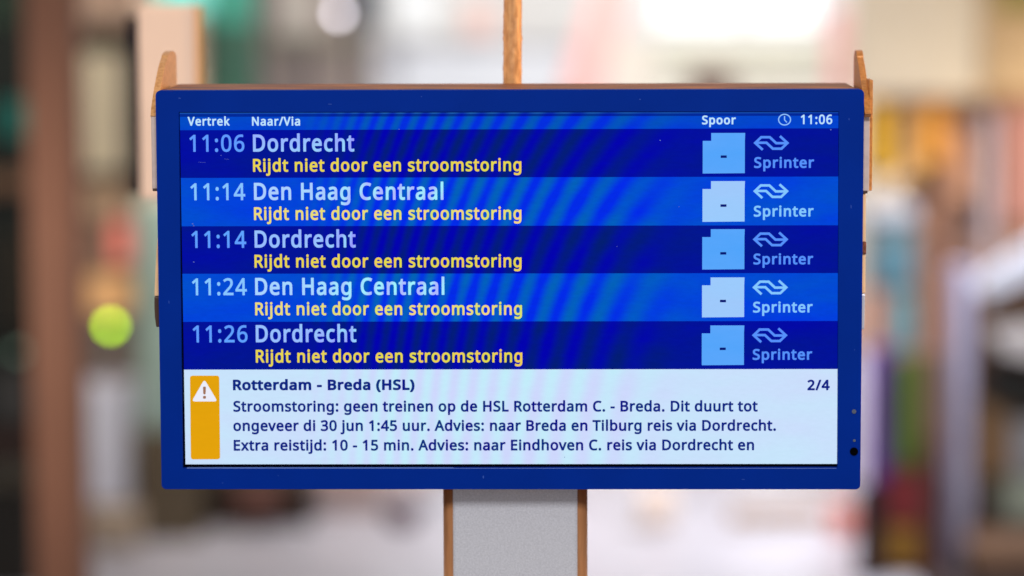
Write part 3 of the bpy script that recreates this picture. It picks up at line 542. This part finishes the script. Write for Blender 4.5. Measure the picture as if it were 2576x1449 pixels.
side_box('bracket_foot', 384, 400, 474.5, 481, 0.020, 0.03, darkmetal, 0.0005)
side_box('bracket_plate', 2168, 2186.5, 290, 482, 0.024, 0.05, palemetal)
side_box('bracket_strap', 2186.9, 2193.4, 201, 480, 0.027, 0.06, tan_deep)
side_box('bracket_foot', 2166, 2182.5, 480, 486.5, 0.020, 0.03, darkmetal, 0.0005)
def rail(px_curve, x_in, y0, y1, m):
    pts = []
    for px, py in px_curve:
        p = at(px, py, y0); pts.append((p.x, p.z))
    zs = [p[1] for p in pts]
    poly = pts+[(x_in, zs[-1]), (x_in, zs[0])]
    return prism('side_rail', poly, [], 'y', y0, y1, m, disp, 0.0012)
pink_metal = mat('satin peach metal', (240, 196, 148), 0.35, 0.2, 0.5, 0.06, 60)
rail([(397, 590), (393.5, 630), (391, 680), (389, 725), (388.2, 745)], -0.370, 0.024, 0.05, pink_metal)
rl = rail([(388.0, 746), (388.2, 775), (389.4, 800), (392.5, 823)], -0.370, 0.0235, 0.05, darkmetal)
rail([(2178.5, 487), (2178.2, 560), (2177.6, 640), (2176.8, 738)], 0.370, 0.024, 0.05, pink_metal)
rail([(2176.6, 739), (2176.2, 770), (2175.6, 800), (2174.6, 829)], 0.370, 0.0235, 0.05, silver)
knob = side_box('rail_clip', 2164, 2179, 608, 640, 0.021, 0.04, mat('rusty clip', (120, 62, 36), 0.6, 0.1, 0.4, 0.5, 400), 0.001)

# --- rough pipe rising from the top
PY = 0.168
pt = at(1290.5, -60, PY); pb_ = at(1289.0, 208, PY)
bark = mat('tan weathered wrap', (214, 156, 100), 0.5, 0.1, 0.4, 0, 190, (1, 1, 0.3), rgb2=(176, 120, 70), bump=0.5, bscale=230)
bm = bmesh.new()
NZ, NA = 150, 40
zt, zb = 3.45, ZC+HH-0.06
rings = []
for i in range(NZ+1):
    f = i/NZ; z = zb+(zt-zb)*(f*0.55 if f < 0.6 else 0.33+(f-0.6)/0.4*0.67)
    row = []
    for k in range(NA):
        a = 2*math.pi*k/NA
        d = mnoise.noise(Vector((math.cos(a)*2.2, math.sin(a)*2.2, z*42)))*0.00042+mnoise.noise(Vector((math.cos(a)*6, math.sin(a)*6, z*190)))*0.00028
        r = 0.01025+0.00035*math.sin(z*30)*0.3+d
        if mnoise.noise(Vector((math.cos(a)*5+9, math.sin(a)*5, z*120))) > 0.42: r += 0.0007
        row.append(bm.verts.new((pb_.x+(pt.x-pb_.x)*(z-pb_.z)/(pt.z-pb_.z)+r*math.cos(a), PY+r*math.sin(a), z)))
    rings.append(row)
for i in range(NZ):
    for k in range(NA):
        j = (k+1) % NA
        bm.faces.new((rings[i][k], rings[i][j], rings[i+1][j], rings[i+1][k]))
bm.faces.new(rings[0][::-1]); bm.faces.new(rings[-1])
tag(link_mesh('top_pipe', bm_mesh(bm, 'top_pipe'), bark, disp, smooth=True))
cyl('ceiling_rose', (pt.x, PY, 3.44), (pt.x, PY, 3.47), 0.04, tan, disp)

# --- post
pxl = at(1114.5, 1300, 0.045).x; pxr = at(1478, 1300, 0.045).x
def rounded_post(name, x0, x1, y0, y1, r, z0, z1, m, parent):
    pts = rounded(x0, x1, y0, y1, r, 10)
    bm = bmesh.new()
    A = [bm.verts.new((p[0], p[1], z0)) for p in pts]; B = [bm.verts.new((p[0], p[1], z1)) for p in pts]
    n = len(pts)
    for i in range(n):
        f = bm.faces.new((A[i], A[(i+1) % n], B[(i+1) % n], B[i])); f.smooth = True
    bm.faces.new(A[::-1]); bm.faces.new(B)
    return link_mesh(name, bm_mesh(bm, name), m, parent)
zp = ZC-HH+0.006
post = rounded_post('post', pxl, pxr, 0.040, 0.112, 0.014, 0.0, zp, mat('warm reflection post side', (180, 124, 82), 0.4, 0.2, 0.4, 0.18, 30, (6, 6, 0.6), bump=0.1, bscale=300), disp)  # orange reflections of the rounded sides are put into this colour
fpl = at(1138, 1300, 0.038).x; fpr = at(1454, 1300, 0.038).x
box('front_panel', (fpl, 0.0385, 0.02), (fpr, 0.0455, zp-0.001), steel, post, 0.0032)
box('foot_plate', (pxl-0.06, -0.02, 0.0), (pxr+0.06, 0.17, 0.012), steel, post, 0.002)
# ------------------------------------------------------------------ the hall behind, far out of focus
def prect(px0, py0, px1, py1, y):
    a = at(px0, (py0+py1)/2, y); b = at(px1, (py0+py1)/2, y)
    return a.x, b.x, at((px0+px1)/2, py1, y).z, at((px0+px1)/2, py0, y).z
def matte(rgb, rough=0.6, var=0.12, sc=3.0, emit=0.0, spec=0.3, metal=0.0):
    return mat('matte %d %d %d %.2f %.1f' % (rgb[0], rgb[1], rgb[2], rough, emit), rgb, rough, metal, spec, 0 if emit else var, sc, emit=emit)
def root_px(name, px, y, label, cat, group=None, z=0.0):
    return empty(name, (at(px, 1200, y).x, y, z), label, cat, group)
def pbox(name, px0, py0, px1, py1, y, dep, m, parent=None, floor=False, bev=0.008):
    x0, x1, z0, z1 = prect(px0, py0, px1, py1, y)
    if floor: z0 = 0.0
    z0 = max(z0, 0.0)
    return box(name, (x0, y, z0), (x1, y+dep, z1), m, parent, bev, origin=None if parent else ((x0+x1)/2, y+dep/2, z0))

wood = matte((122, 84, 64), 0.5, 0.25, 5)
# dark shop front far left
t = root_px('glass_shopfront', -60, 13.0, 'dark green and black glass shop front at the left edge', 'shopfront')
pbox('wall', -420, -180, 100, 1300, 13.0, 0.15, matte((9, 16, 12), 0.4), t, True)
pbox('transom', -420, 436, 100, 486, 12.9, 0.1, matte((84, 62, 46)), t)
pbox('poster', 6, 255, 60, 345, 12.94, 0.06, matte((0, 92, 86)), t)
pbox('poster', -30, -40, 30, 60, 12.94, 0.06, matte((22, 44, 32)), t)
pbox('kick_plate', -420, 1085, 100, 1140, 12.93, 0.07, matte((46, 24, 18)), t)
pbox('frame_bar', -20, 930, 75, 1070, 12.94, 0.06, matte((56, 56, 56)), t)
pbox('frame_bar', -20, 1130, 75, 1215, 12.94, 0.06, matte((52, 52, 50)), t)
pbox('frame_bar', -10, 600, 66, 830, 12.95, 0.05, matte((30, 26, 18)), t)
def lamp(name, cx, cy, r, y, color, strength, label, cat, wall_y=None, hang=False, sy=1.0, group=None):
    p = at(cx, cy, y); k = (at(cx+r, cy, y)-p).length
    t = empty(name, (p.x, p.y, p.z-k), label, cat, group)
    bm = bmesh.new(); bmesh.ops.create_uvsphere(bm, u_segments=24, v_segments=14, radius=k)
    for v in bm.verts: v.co = Vector((v.co.x, v.co.y, v.co.z*sy))+p
    link_mesh('bulb', bm_mesh(bm, 'bulb'), mat('lamp %d %d %d %.1f' % (*color, strength), color, emit=strength), t, smooth=True)
    if hang:
        cyl('stem', p+Vector((0, 0, k*0.9)), p+Vector((0, 0, 1.2)), k*0.2, matte((70, 70, 74)), t, n=10)
    else:
        e = wall_y if wall_y else y+0.3
        cyl('bracket', p+Vector((0, k*0.8, 0)), (p.x, e, p.z), k*0.35, matte((60, 56, 52)), t, n=12)
    return t
lamp('wall_lamp', 45, 886, 9, 12.4, (96, 122, 104), 3.2, 'dim grey green round lamp left of the brown column', 'lamp', 12.93)

t = root_px('dark_counter', -40, 10.7, 'low black brown counter at the bottom left corner', 'counter')
pbox('body', -420, 1232, 84, 1500, 10.7, 0.5, matte((22, 18, 13), 0.5), t, True)
pbox('top', -420, 1222, 88, 1232, 10.66, 0.56, matte((38, 32, 24), 0.5), t)
# brown column in front of it
t = root_px('brown_column', 137, 7.0, 'tall brown column left of the departure screen', 'column')
x0, x1, z0, z1 = prect(73, 700, 201, 760, 7.0)
box('shaft', (x0, 7.0, 0.25), (x1, 7.0+(x1-x0), 3.6), mat('column brown', (116, 80, 64), 0.6, 0, 0.3, 0.25, 1.3, (1, 1, 0.5)), t, 0.02)
box('plinth', (x0-0.03, 6.97, 0), (x1+0.03, 7.03+(x1-x0), 0.252), matte((84, 60, 48)), t, 0.01)
box('capital', (x0-0.04, 6.96, 3.6), (x1+0.04, 7.04+(x1-x0), 3.75), matte((84, 60, 48)), t, 0.01)

# left shop: wall with window, lamps and cabinets
t = root_px('shop_wall', 330, 14.6, 'beige brown shop wall behind the coloured lamps on the left', 'wall')
pbox('wall', 100, -180, 420, 1300, 14.6, 0.2, matte((140, 126, 116)), t, True)
pbox('fascia', 100, -180, 345, 62, 14.5, 0.1, matte((214, 182, 160)), t)
pbox('lintel', 150, 80, 345, 126, 14.42, 0.18, matte((54, 46, 32)), t)
pbox('lintel', 150, 434, 345, 456, 14.42, 0.18, matte((70, 48, 42)), t)
pbox('panel', 196, 460, 330, 548, 14.5, 0.1, matte((226, 192, 158)), t)
pbox('panel', 196, 560, 420, 690, 14.52, 0.08, matte((176, 140, 118)), t)
t = root_px('blind_window', 258, 14.36, 'cream window with closed blinds beside the brown column', 'window', z=at(258, 432, 14.36).z)
pbox('frame', 200, 124, 314, 436, 14.38, 0.05, matte((120, 108, 88)), t)
x0, x1, z0, z1 = prect(206, 132, 308, 430, 14.34)
bm = bmesh.new()
for i in range(18):
    za = z0+(z1-z0)*i/18; zb2 = z0+(z1-z0)*(i+0.86)/18
    add_box(bm, (x0, 14.33+0.004*(i % 2), za), (x1, 14.37, zb2))
link_mesh('blind', bm_mesh(bm, 'blind'), matte((246, 234, 204), 0.6, 0.05), t)
t = root_px('navy_banner', 340, 1.9, 'narrow near black navy banner hanging at the left edge of the peach sign', 'banner', z=at(340, 492, 1.9).z)
pbox('cloth', 321, 46, 362, 490, 1.9, 0.012, matte((3, 4, 24), 0.8, spec=0.1), t, bev=0.002)
pbox('top_rail', 319, 40, 364, 46, 1.897, 0.018, matte((60, 50, 44)), t, bev=0.002)
p = at(342, 42, 1.906)
cyl('wire', p, (p.x, p.y, 3.5), 0.0008, matte((120, 120, 120)), t, n=8)
t = root_px('hanging_sign', 427, 1.2, 'pale peach hanging sign behind the left ear of the screen', 'sign', z=at(427, 505, 1.2).z)
pbox('panel', 348.5, 14, 504, 505, 1.2, 0.03, matte((226, 198, 178), 0.5, 0.05, 9), t, bev=0.006)
pbox('edge_strip', 492, 16, 505.5, 503, 1.196, 0.036, matte((206, 158, 108), 0.5, 0.05, 9), t, bev=0.002)
for px in (372, 484):
    p = at(px, 36, 1.215)
    cyl('wire', p, (p.x, p.y, 3.5), 0.0008, matte((120, 120, 120)), t, n=8)
t = root_px('beige_column', 428, 13.1, 'beige column partly hidden by the hanging sign', 'column')
x0, x1, z0, z1 = prect(360, 700, 504, 760, 13.1)
box('shaft', (x0, 13.1, 0.2), (x1, 13.1+(x1-x0), 3.4), matte((214, 190, 170), 0.5, 0.06, 2), t, 0.02)
box('plinth', (x0-0.02, 13.08, 0), (x1+0.02, 13.12+(x1-x0), 0.2), matte((120, 100, 86)), t, 0.01)
t = root_px('grey_green_cabinet', 400, 11.9, 'pale grey green cabinet left of the screen frame', 'cabinet')
pbox('body', 346, 512, 500, 1090, 11.92, 0.4, matte((150, 170, 160)), t)
pbox('plinth', 340, 1085, 500, 1300, 11.9, 0.42, matte((88, 76, 60)), t, True)
pbox('door', 352, 540, 494, 1060, 11.9, 0.02, matte((152, 176, 168)), t)
t = root_px('red_lamp', 300, 12.0, 'salmon red lamp above the orange light box', 'lamp', z=at(300, 668, 12).z)
pbox('glass', 279, 556, 324, 662, 12.0, 0.08, mat('red lamp glow', (240, 122, 104), emit=0.95), t, bev=0.02)
pbox('cap', 285, 540, 318, 556, 12.0, 0.08, matte((120, 92, 80)), t)
cyl('bracket', at(300, 610, 12.08), (at(300, 610, 12.08).x, 14.52, at(300, 610, 12.08).z), 0.01, matte((120, 92, 80)), t, n=10)
t = root_px('light_box', 268, 12.2, 'orange light box on a stand above the green lamp', 'sign')
pbox('face', 206, 692, 330, 790, 12.2, 0.03, mat('orange glow', (228, 168, 108), emit=0.85), t)
pbox('casing', 203, 689, 333, 793, 12.23, 0.06, matte((120, 86, 56)), t)
cyl('stand', (at(268, 800, 12.26).x, 12.26, 0), (at(268, 800, 12.26).x, 12.26, at(268, 790, 12.26).z), 0.02, matte((150, 140, 138)), t, n=12)
lamp('green_lamp', 278, 820, 12, 11.6, (156, 204, 2), 15.5, 'round yellow green lamp left of the screen', 'lamp', 12.26)
t = root_px('white_cabinet', 268, 12.1, 'narrow white cabinet below the green lamp', 'cabinet')
pbox('body', 205, 972, 330, 1290, 12.12, 0.35, matte((226, 226, 244), 0.4, 0.04), t, True)
pbox('door', 211, 985, 324, 1262, 12.1, 0.02, matte((222, 224, 240), 0.4, 0.04), t)
pbox('plinth', 205, 1266, 330, 1300, 12.09, 0.03, matte((130, 124, 124)), t, True)
tag(pbox('cardboard_box', 216, 1292, 342, 1384, 11.25, 0.22, matte((172, 154, 136))), 'beige cardboard box on the floor before the white cabinet', 'box')
t = root_px('turquoise_sign', 455, 13.0, 'glowing turquoise sign at the top left above the hanging sign', 'sign', z=at(455, 44, 12.5).z)
pbox('face', 398, -150, 526, 36, 12.5, 0.03, mat('turquoise glow', (104, 232, 214), emit=0.95), t)
pbox('casing', 396, -152, 528, 38, 12.53, 0.06, matte((60, 150, 140)), t)
t = root_px('green_partition', 580, 13.4, 'dark green partition right of the hanging sign', 'partition')
pbox('board', 500, -180, 648, 1300, 13.42, 0.1, matte((40, 84, 72), 0.5, 0.2), t, True)
pbox('board', 512, -180, 640, 62, 13.4, 0.02, matte((48, 134, 120)), t)
# grey back part of the left shops
t = root_px('grey_wall', 770, 15.2, 'grey mauve wall between the green partition and the thin posts', 'wall')
pbox('wall', 560, -180, 935, 1300, 15.2, 0.2, matte((168, 158, 156)), t, True)
pbox('notice_board', 690, -150, 792, 92, 15.14, 0.06, matte((222, 218, 212)), t)
pbox('ledge', 640, 100, 935, 128, 15.1, 0.1, matte((150, 148, 136)), t)
lamp('globe_lamp', 852, 34, 11, 13.0, (226, 220, 230), 11.0, 'round white globe lamp glowing at the top above the thin posts', 'lamp', hang=True)
for px, top, col, lab in ((776, 126, (36, 38, 56), 'shorter thin dark post left of the globe lamp'), (889, -60, (58, 62, 70), 'taller thin grey post right of the globe lamp')):
    t = root_px('thin_post', px, 14.0, lab, 'post', 'thin posts in the hall')
    xx = at(px, 300, 14).x; zt2 = min(3.0, at(px, top, 14).z)
    cyl('pole', (xx, 14, 0.02), (xx, 14, zt2), 0.022, matte(col), t, n=14)
    cyl('foot', (xx, 14, 0), (xx, 14, 0.02), 0.08, matte((60, 60, 62)), t, n=18)
    cyl('cap', (xx, 14, zt2), (xx, 14, zt2+0.02), 0.026, matte((60, 60, 62)), t, n=14)
# low things at the foot of the left shops
t = root_px('dark_bench', 480, 12.3, 'long dark brown bench along the foot of the left shops', 'bench')
pbox('seat', 330, 1196, 780, 1222, 12.2, 0.4, matte((74, 58, 46)), t)
pbox('front_board', 332, 1222, 778, 1300, 12.3, 0.02, matte((62, 50, 42)), t, True)
for px in (345, 765):
    pbox('leg', px-12, 1222, px+12, 1300, 12.24, 0.3, matte((50, 40, 34)), t, True)
tag(pbox('red_crate', 590, 1218, 708, 1300, 12.05, 0.14, matte((96, 62, 54))), 'reddish brown crate before the dark bench', 'crate')
t = root_px('grey_bench', 880, 12.6, 'pale grey bench beside the dark bag', 'bench')
pbox('seat', 780, 1205, 1100, 1232, 12.6, 0.4, matte((176, 156, 154)), t)
pbox('side', 790, 1232, 960, 1290, 12.65, 0.3, matte((186, 164, 160)), t, True)
bm = bmesh.new()
p = at(1012, 1268, 12.25); k = (at(1056, 1268, 12.25)-p).length
bmesh.ops.create_uvsphere(bm, u_segments=20, v_segments=12, radius=1.0)
for v in bm.verts: v.co = Vector((p.x+v.co.x*k, 12.25+v.co.y*k*0.7, max(0.0, k*0.75+v.co.z*k*0.8)))
bag = empty('dark_bag', (p.x, 12.25, 0), 'small dark mauve bag on the floor left of the post', 'bag')
link_mesh('body', bm_mesh(bm, 'body'), matte((96, 74, 84), 0.7), bag, smooth=True)
cyl('handle', (p.x-k*0.4, 12.25, k*1.5), (p.x+k*0.4, 12.25, k*1.62), k*0.1, matte((140, 96, 104)), bag, n=10)

# bright rear of the hall
t = root_px('rear_wall', 1500, 24.0, 'bright white rear wall of the hall behind the pipe', 'wall')
pbox('wall', 820, -420, 2330, 1100, 24.0, 0.3, matte((236, 238, 244), 0.6, 0.03), t, True)
pbox('cornice', 820, -60, 2330, 110, 23.9, 0.1, matte((240, 240, 238), 0.6, 0.03), t)
def lit(name, px0, py0, px1, py1, y, col, st, label, cat, group=None):
    t = root_px(name, (px0+px1)/2, y, label, cat, group, z=at((px0+px1)/2, py1, y).z)
    x0, x1, z0, z1 = prect(px0, py0, px1, py1, y)
    box('pane', (x0, y, z0), (x1, y+0.03, z1), mat('glow %d %d %d %.2f' % (*col, st), col, emit=st), t)
    w = 0.03
    bm = bmesh.new()
    add_box(bm, (x0-w, y-0.02, z0-w), (x1+w, y+0.05, z0-0.001)); add_box(bm, (x0-w, y-0.02, z1+0.001), (x1+w, y+0.05, z1+w))
    add_box(bm, (x0-w, y-0.02, z0), (x0-0.001, y+0.05, z1)); add_box(bm, (x1+0.001, y-0.02, z0), (x1+w, y+0.05, z1))
    link_mesh('frame', bm_mesh(bm, 'frame'), matte((226, 226, 222)), t)
    return t
lit('lit_window', 1655, -260, 1862, 66, 23.5, (255, 255, 255), 1.7, 'overexposed white window right of the pink brace', 'window')
lit('lit_window', 1886, -260, 2060, 66, 23.5, (255, 255, 255), 1.7, 'overexposed white window nearer the cream shop fascia', 'window')
lit('ceiling_light', 1000, -100, 1095, 84, 23.4, (250, 250, 250), 1.05, 'soft white light high on the rear wall left of the pipe', 'light')
lit('pink_sign', 1168, 8, 1246, 92, 23.4, (255, 214, 204), 1.0, 'pale pink lit sign just left of the pipe', 'sign')
t = root_px('blue_grey_sign', 925, 15.0, 'blue grey hanging sign between the globe lamp and the rear wall', 'sign', z=at(925, 70, 15).z)
pbox('board', 902, -140, 948, 66, 15.0, 0.05, matte((96, 108, 124)), t)
pbox('frame', 899, -143, 951, 69, 15.05, 0.03, matte((120, 126, 134)), t)
tag(pbox('low_partition', 1010, 130, 1420, 420, 20.0, 0.06, matte((224, 228, 236), 0.5, 0.03), None, True), 'low pale blue grey partition before the rear wall', 'partition')
# slanting pink brace
a = [at(x, y, 20.0) for x, y in ((1536, -160), (1640, -160), (1486, 300), (1384, 300))]
t = root_px('pink_brace', 1440, 20.0, 'slanting pale pink steel brace right of the pipe', 'brace')
z_low = a[2].z; dxl = (a[2].x-a[1].x)/(a[1].z-a[2].z)*z_low
prof = [(a[0].x, a[0].z), (a[1].x, a[1].z), (a[2].x+dxl, 0.0), (a[3].x+dxl, 0.0)]
prism('beam', prof, [], 'y', 20.0, 20.12, matte((255, 196, 192), 0.5, 0.04), t)
box('foot', (a[3].x+dxl-0.05, 19.95, 0), (a[2].x+dxl+0.05, 20.17, 0.04), matte((200, 160, 150)), t, 0.005)
lit('cream_panel', 1540, 96, 1640, 260, 22.0, (255, 242, 226), 0.98, 'cream light panel between the pink brace and brown cabinet', 'light')
t = root_px('brown_cabinet', 1792, 17.0, 'dull brown cabinet rising just above the top edge of the screen', 'cabinet')
pbox('body', 1738, 192, 1846, 600, 17.0, 0.4, matte((140, 112, 104)), t, True)
pbox('top', 1730, 182, 1854, 192, 16.97, 0.46, matte((150, 126, 116)), t)
t = root_px('striped_counter', 1930, 19.0, 'pale counter with greenish stripes below the white windows', 'counter')
pbox('front', 1650, 100, 2200, 600, 19.0, 0.5, matte((240, 238, 226), 0.6, 0.03), t, True)
for py in (118, 150, 182):
    pbox('stripe', 1660, py, 2190, py+12, 18.98, 0.02, matte((206, 208, 192)), t)
t = root_px('pink_post', 2106, 18.0, 'pale pink post left of the right ear of the screen', 'post')
pbox('shaft', 2084, 20, 2128, 700, 18.0, 0.1, matte((250, 186, 182), 0.5, 0.04), t, True)
pbox('foot', 2074, 640, 2138, 700, 17.95, 0.2, matte((220, 170, 165)), t, True)

# right shop
t = root_px('right_shop', 2380, 13.6, 'cream fascia and brown wall of the shop at the right', 'shop')
pbox('fascia', 2158, -220, 2470, 240, 13.6, 0.5, matte((244, 230, 206), 0.5, 0.04), t)
pbox('fascia', 2471, -220, 2900, 232, 13.58, 0.5, matte((208, 180, 142), 0.5, 0.06), t)
pbox('fascia_shade', 2200, 236, 2900, 262, 13.7, 0.3, matte((150, 118, 90)), t)  # brown strip whose colour stands in for the shadow below the fascia
pbox('wall', 2176, 240, 2900, 1300, 14.3, 0.2, matte((172, 136, 120)), t, True)
pbox('skirting', 2340, 1150, 2900, 1300, 14.26, 0.04, matte((80, 58, 50)), t, True)
tag(pbox('gold_lamp_shade', 2520, -120, 2640, 34, 13.3, 0.2, matte((176, 158, 88))), 'dull gold shade at the top right corner', 'shade')
def banner(px0, py0, px1, py1, y, col, label, grp='posters in the right shop'):
    t = root_px('poster', (px0+px1)/2, y, label, 'poster', grp, z=at((px0+px1)/2, py1, y).z)
    pbox('sheet', px0, py0, px1, py1, y, 0.012, matte(col, 0.5, 0.06), t, bev=0.002)
    pbox('backing', px0-2, py0-2, px1+2, py1+2, y+0.012, 14.3-y-0.014, matte((150, 116, 96)), t)
banner(2186, 258, 2236, 432, 13.9, (255, 200, 20), 'bright yellow poster right beside the screen')
banner(2258, 276, 2320, 452, 13.95, (248, 204, 140), 'pale tan poster right of the yellow poster')
banner(2322, 262, 2378, 410, 13.9, (244, 172, 64), 'orange poster below the cream fascia')
banner(2384, 290, 2446, 500, 14.0, (200, 156, 134), 'pinkish brown poster right of the orange poster')
banner(2516, 270, 2640, 560, 14.0, (158, 116, 114), 'mauve brown poster at the right edge')
banner(2192, 444, 2262, 536, 13.92, (246, 232, 212), 'cream poster under the yellow poster')
banner(2440, 262, 2486, 320, 13.9, (92, 78, 74), 'dark grey poster under the fascia near the right edge')
def pole(px, y, r, py0, col, label, py1=None):
    t = root_px('upright_pole', px, y, label, 'pole', 'poles in the right shop')
    xx = at(px, 800, y).x
    cyl('shaft', (xx, y, 0.02), (xx, y, at(px, py0, y).z), r, matte(col, 0.4, 0.08), t, n=20)
    cyl('foot', (xx, y, 0), (xx, y, 0.02), r*1.6, matte((80, 74, 74)), t, n=20)
pole(2478, 13.5, 0.04, 280, (172, 164, 178), 'pale lavender pole in front of the brown shop wall')
pole(2346, 12.9, 0.05, 500, (140, 96, 74), 'brown pole right of the teal poster')
pole(2412, 11.2, 0.054, 668, (150, 150, 178), 'thick grey lavender pole near the right edge')
pole(2166, 12.4, 0.026, 890, (222, 214, 240), 'white lilac pole touching the right side of the screen')
t = root_px('teal_cabinet', 2250, 12.8, 'teal blue cabinet right of the screen', 'cabinet')
pbox('body', 2192, 560, 2304, 1250, 12.82, 0.3, matte((100, 120, 126)), t, True)
pbox('door', 2198, 610, 2300, 720, 12.8, 0.02, matte((84, 122, 138)), t)
pbox('door', 2226, 745, 2298, 872, 12.8, 0.02, matte((92, 130, 138)), t)
pbox('door', 2180, 730, 2222, 872, 12.79, 0.03, matte((182, 114, 84)), t)
pbox('top', 2188, 520, 2308, 560, 12.8, 0.34, matte((180, 184, 196)), t)
tag(pbox('dark_box', 2362, 610, 2402, 668, 12.9, 0.2, matte((52, 46, 60))), 'small dark box beside the brown pole', 'box')
# colourful display stand
t = root_px('display_stand', 2265, 11.0, 'display stand with purple, green, red and yellow panels at lower right', 'display stand')
pbox('panel', 2184, 872, 2246, 1214, 11.03, 0.03, matte((94, 46, 140)), t)
pbox('panel', 2248, 902, 2310, 1168, 11.0, 0.03, matte((76, 106, 24)), t)
pbox('panel', 2232, 1192, 2316, 1318, 11.01, 0.03, matte((124, 40, 44)), t)
pbox('panel', 2226, 1330, 2308, 1426, 11.0, 0.03, matte((138, 98, 26)), t)
pbox('back_board', 2182, 1190, 2376, 1470, 11.05, 0.06, matte((58, 28, 30)), t, True)
pbox('back_board', 2240, 885, 2376, 1189, 11.06, 0.05, matte((116, 88, 74)), t)
pbox('upright', 2320, 1100, 2366, 1470, 11.0, 0.05, matte((84, 48, 44)), t, True)
pbox('base', 2162, 1240, 2232, 1470, 10.95, 0.2, matte((34, 12, 16)), t, True)
# rack with slanting boards on the right edge
t = root_px('slanted_rack', 2560, 11.6, 'rack of slanting white and dark boards at the right edge', 'rack')
def slant(name, pts, y, dep, col):
    q = [at(px, py, y) for px, py in pts]
    o = prism(name, [(p.x, p.z) for p in q], [], 'y', y, y+dep, matte(col, 0.5), t, 0.004)
slant('board', [(2452, 712), (2700, 540), (2700, 650), (2476, 752)], 11.5, 0.1, (190, 194, 208))
slant('board', [(2474, 764), (2700, 664), (2700, 800), (2486, 826)], 11.6, 0.1, (96, 70, 52))
slant('board', [(2492, 836), (2700, 806), (2700, 930), (2520, 884)], 11.5, 0.1, (172, 166, 166))
slant('board', [(2488, 906), (2700, 944), (2700, 1060), (2500, 1016)], 11.55, 0.1, (26, 25, 22))
pbox('drawer', 2452, 1022, 2544, 1196, 11.56, 0.2, matte((100, 74, 48)), t)
pbox('drawer', 2546, 1062, 2700, 1196, 11.55, 0.2, matte((112, 112, 116)), t)
pbox('drawer', 2526, 1200, 2700, 1302, 11.56, 0.2, matte((124, 130, 116)), t)
pbox('shelf', 2516, 1306, 2700, 1350, 11.54, 0.2, matte((50, 48, 46)), t)
pbox('drawer', 2516, 1356, 2700, 1440, 11.56, 0.2, matte((100, 74, 48)), t, True)
pbox('back_panel', 2446, 740, 2700, 1440, 11.78, 0.05, matte((92, 70, 60)), t, True)
pbox('base', 2446, 1398, 2700, 1520, 10.85, 0.64, matte((84, 60, 44)), t, True)
xl = at(2312, 1440, 10.9).x; xr2 = at(2720, 1440, 10.9).x
box('floor_mat', (xl, 10.3, 0.0), (xr2, 12.6, 0.012), matte((52, 40, 40), 0.8), None, 0.003, origin=((xl+xr2)/2, 11.4, 0))
tag(bpy.context.scene.objects['floor_mat'], 'dark brown floor mat under the rack and lavender pole', 'mat')
# small things on the floor right of the post
tag(pbox('wooden_plank', 1838, 1288, 2078, 1314, 12.1, 0.12, matte((150, 122, 102))), 'flat brown plank lying on the pale floor right of the post', 'plank')
tag(pbox('red_box', 2092, 1284, 2152, 1350, 11.85, 0.15, matte((196, 112, 98))), 'small salmon red box beside the dark stand', 'box')
tag(pbox('beige_box', 1612, 1236, 1696, 1322, 12.1, 0.2, matte((226, 206, 194))), 'pale beige box on the floor right of the post', 'box')
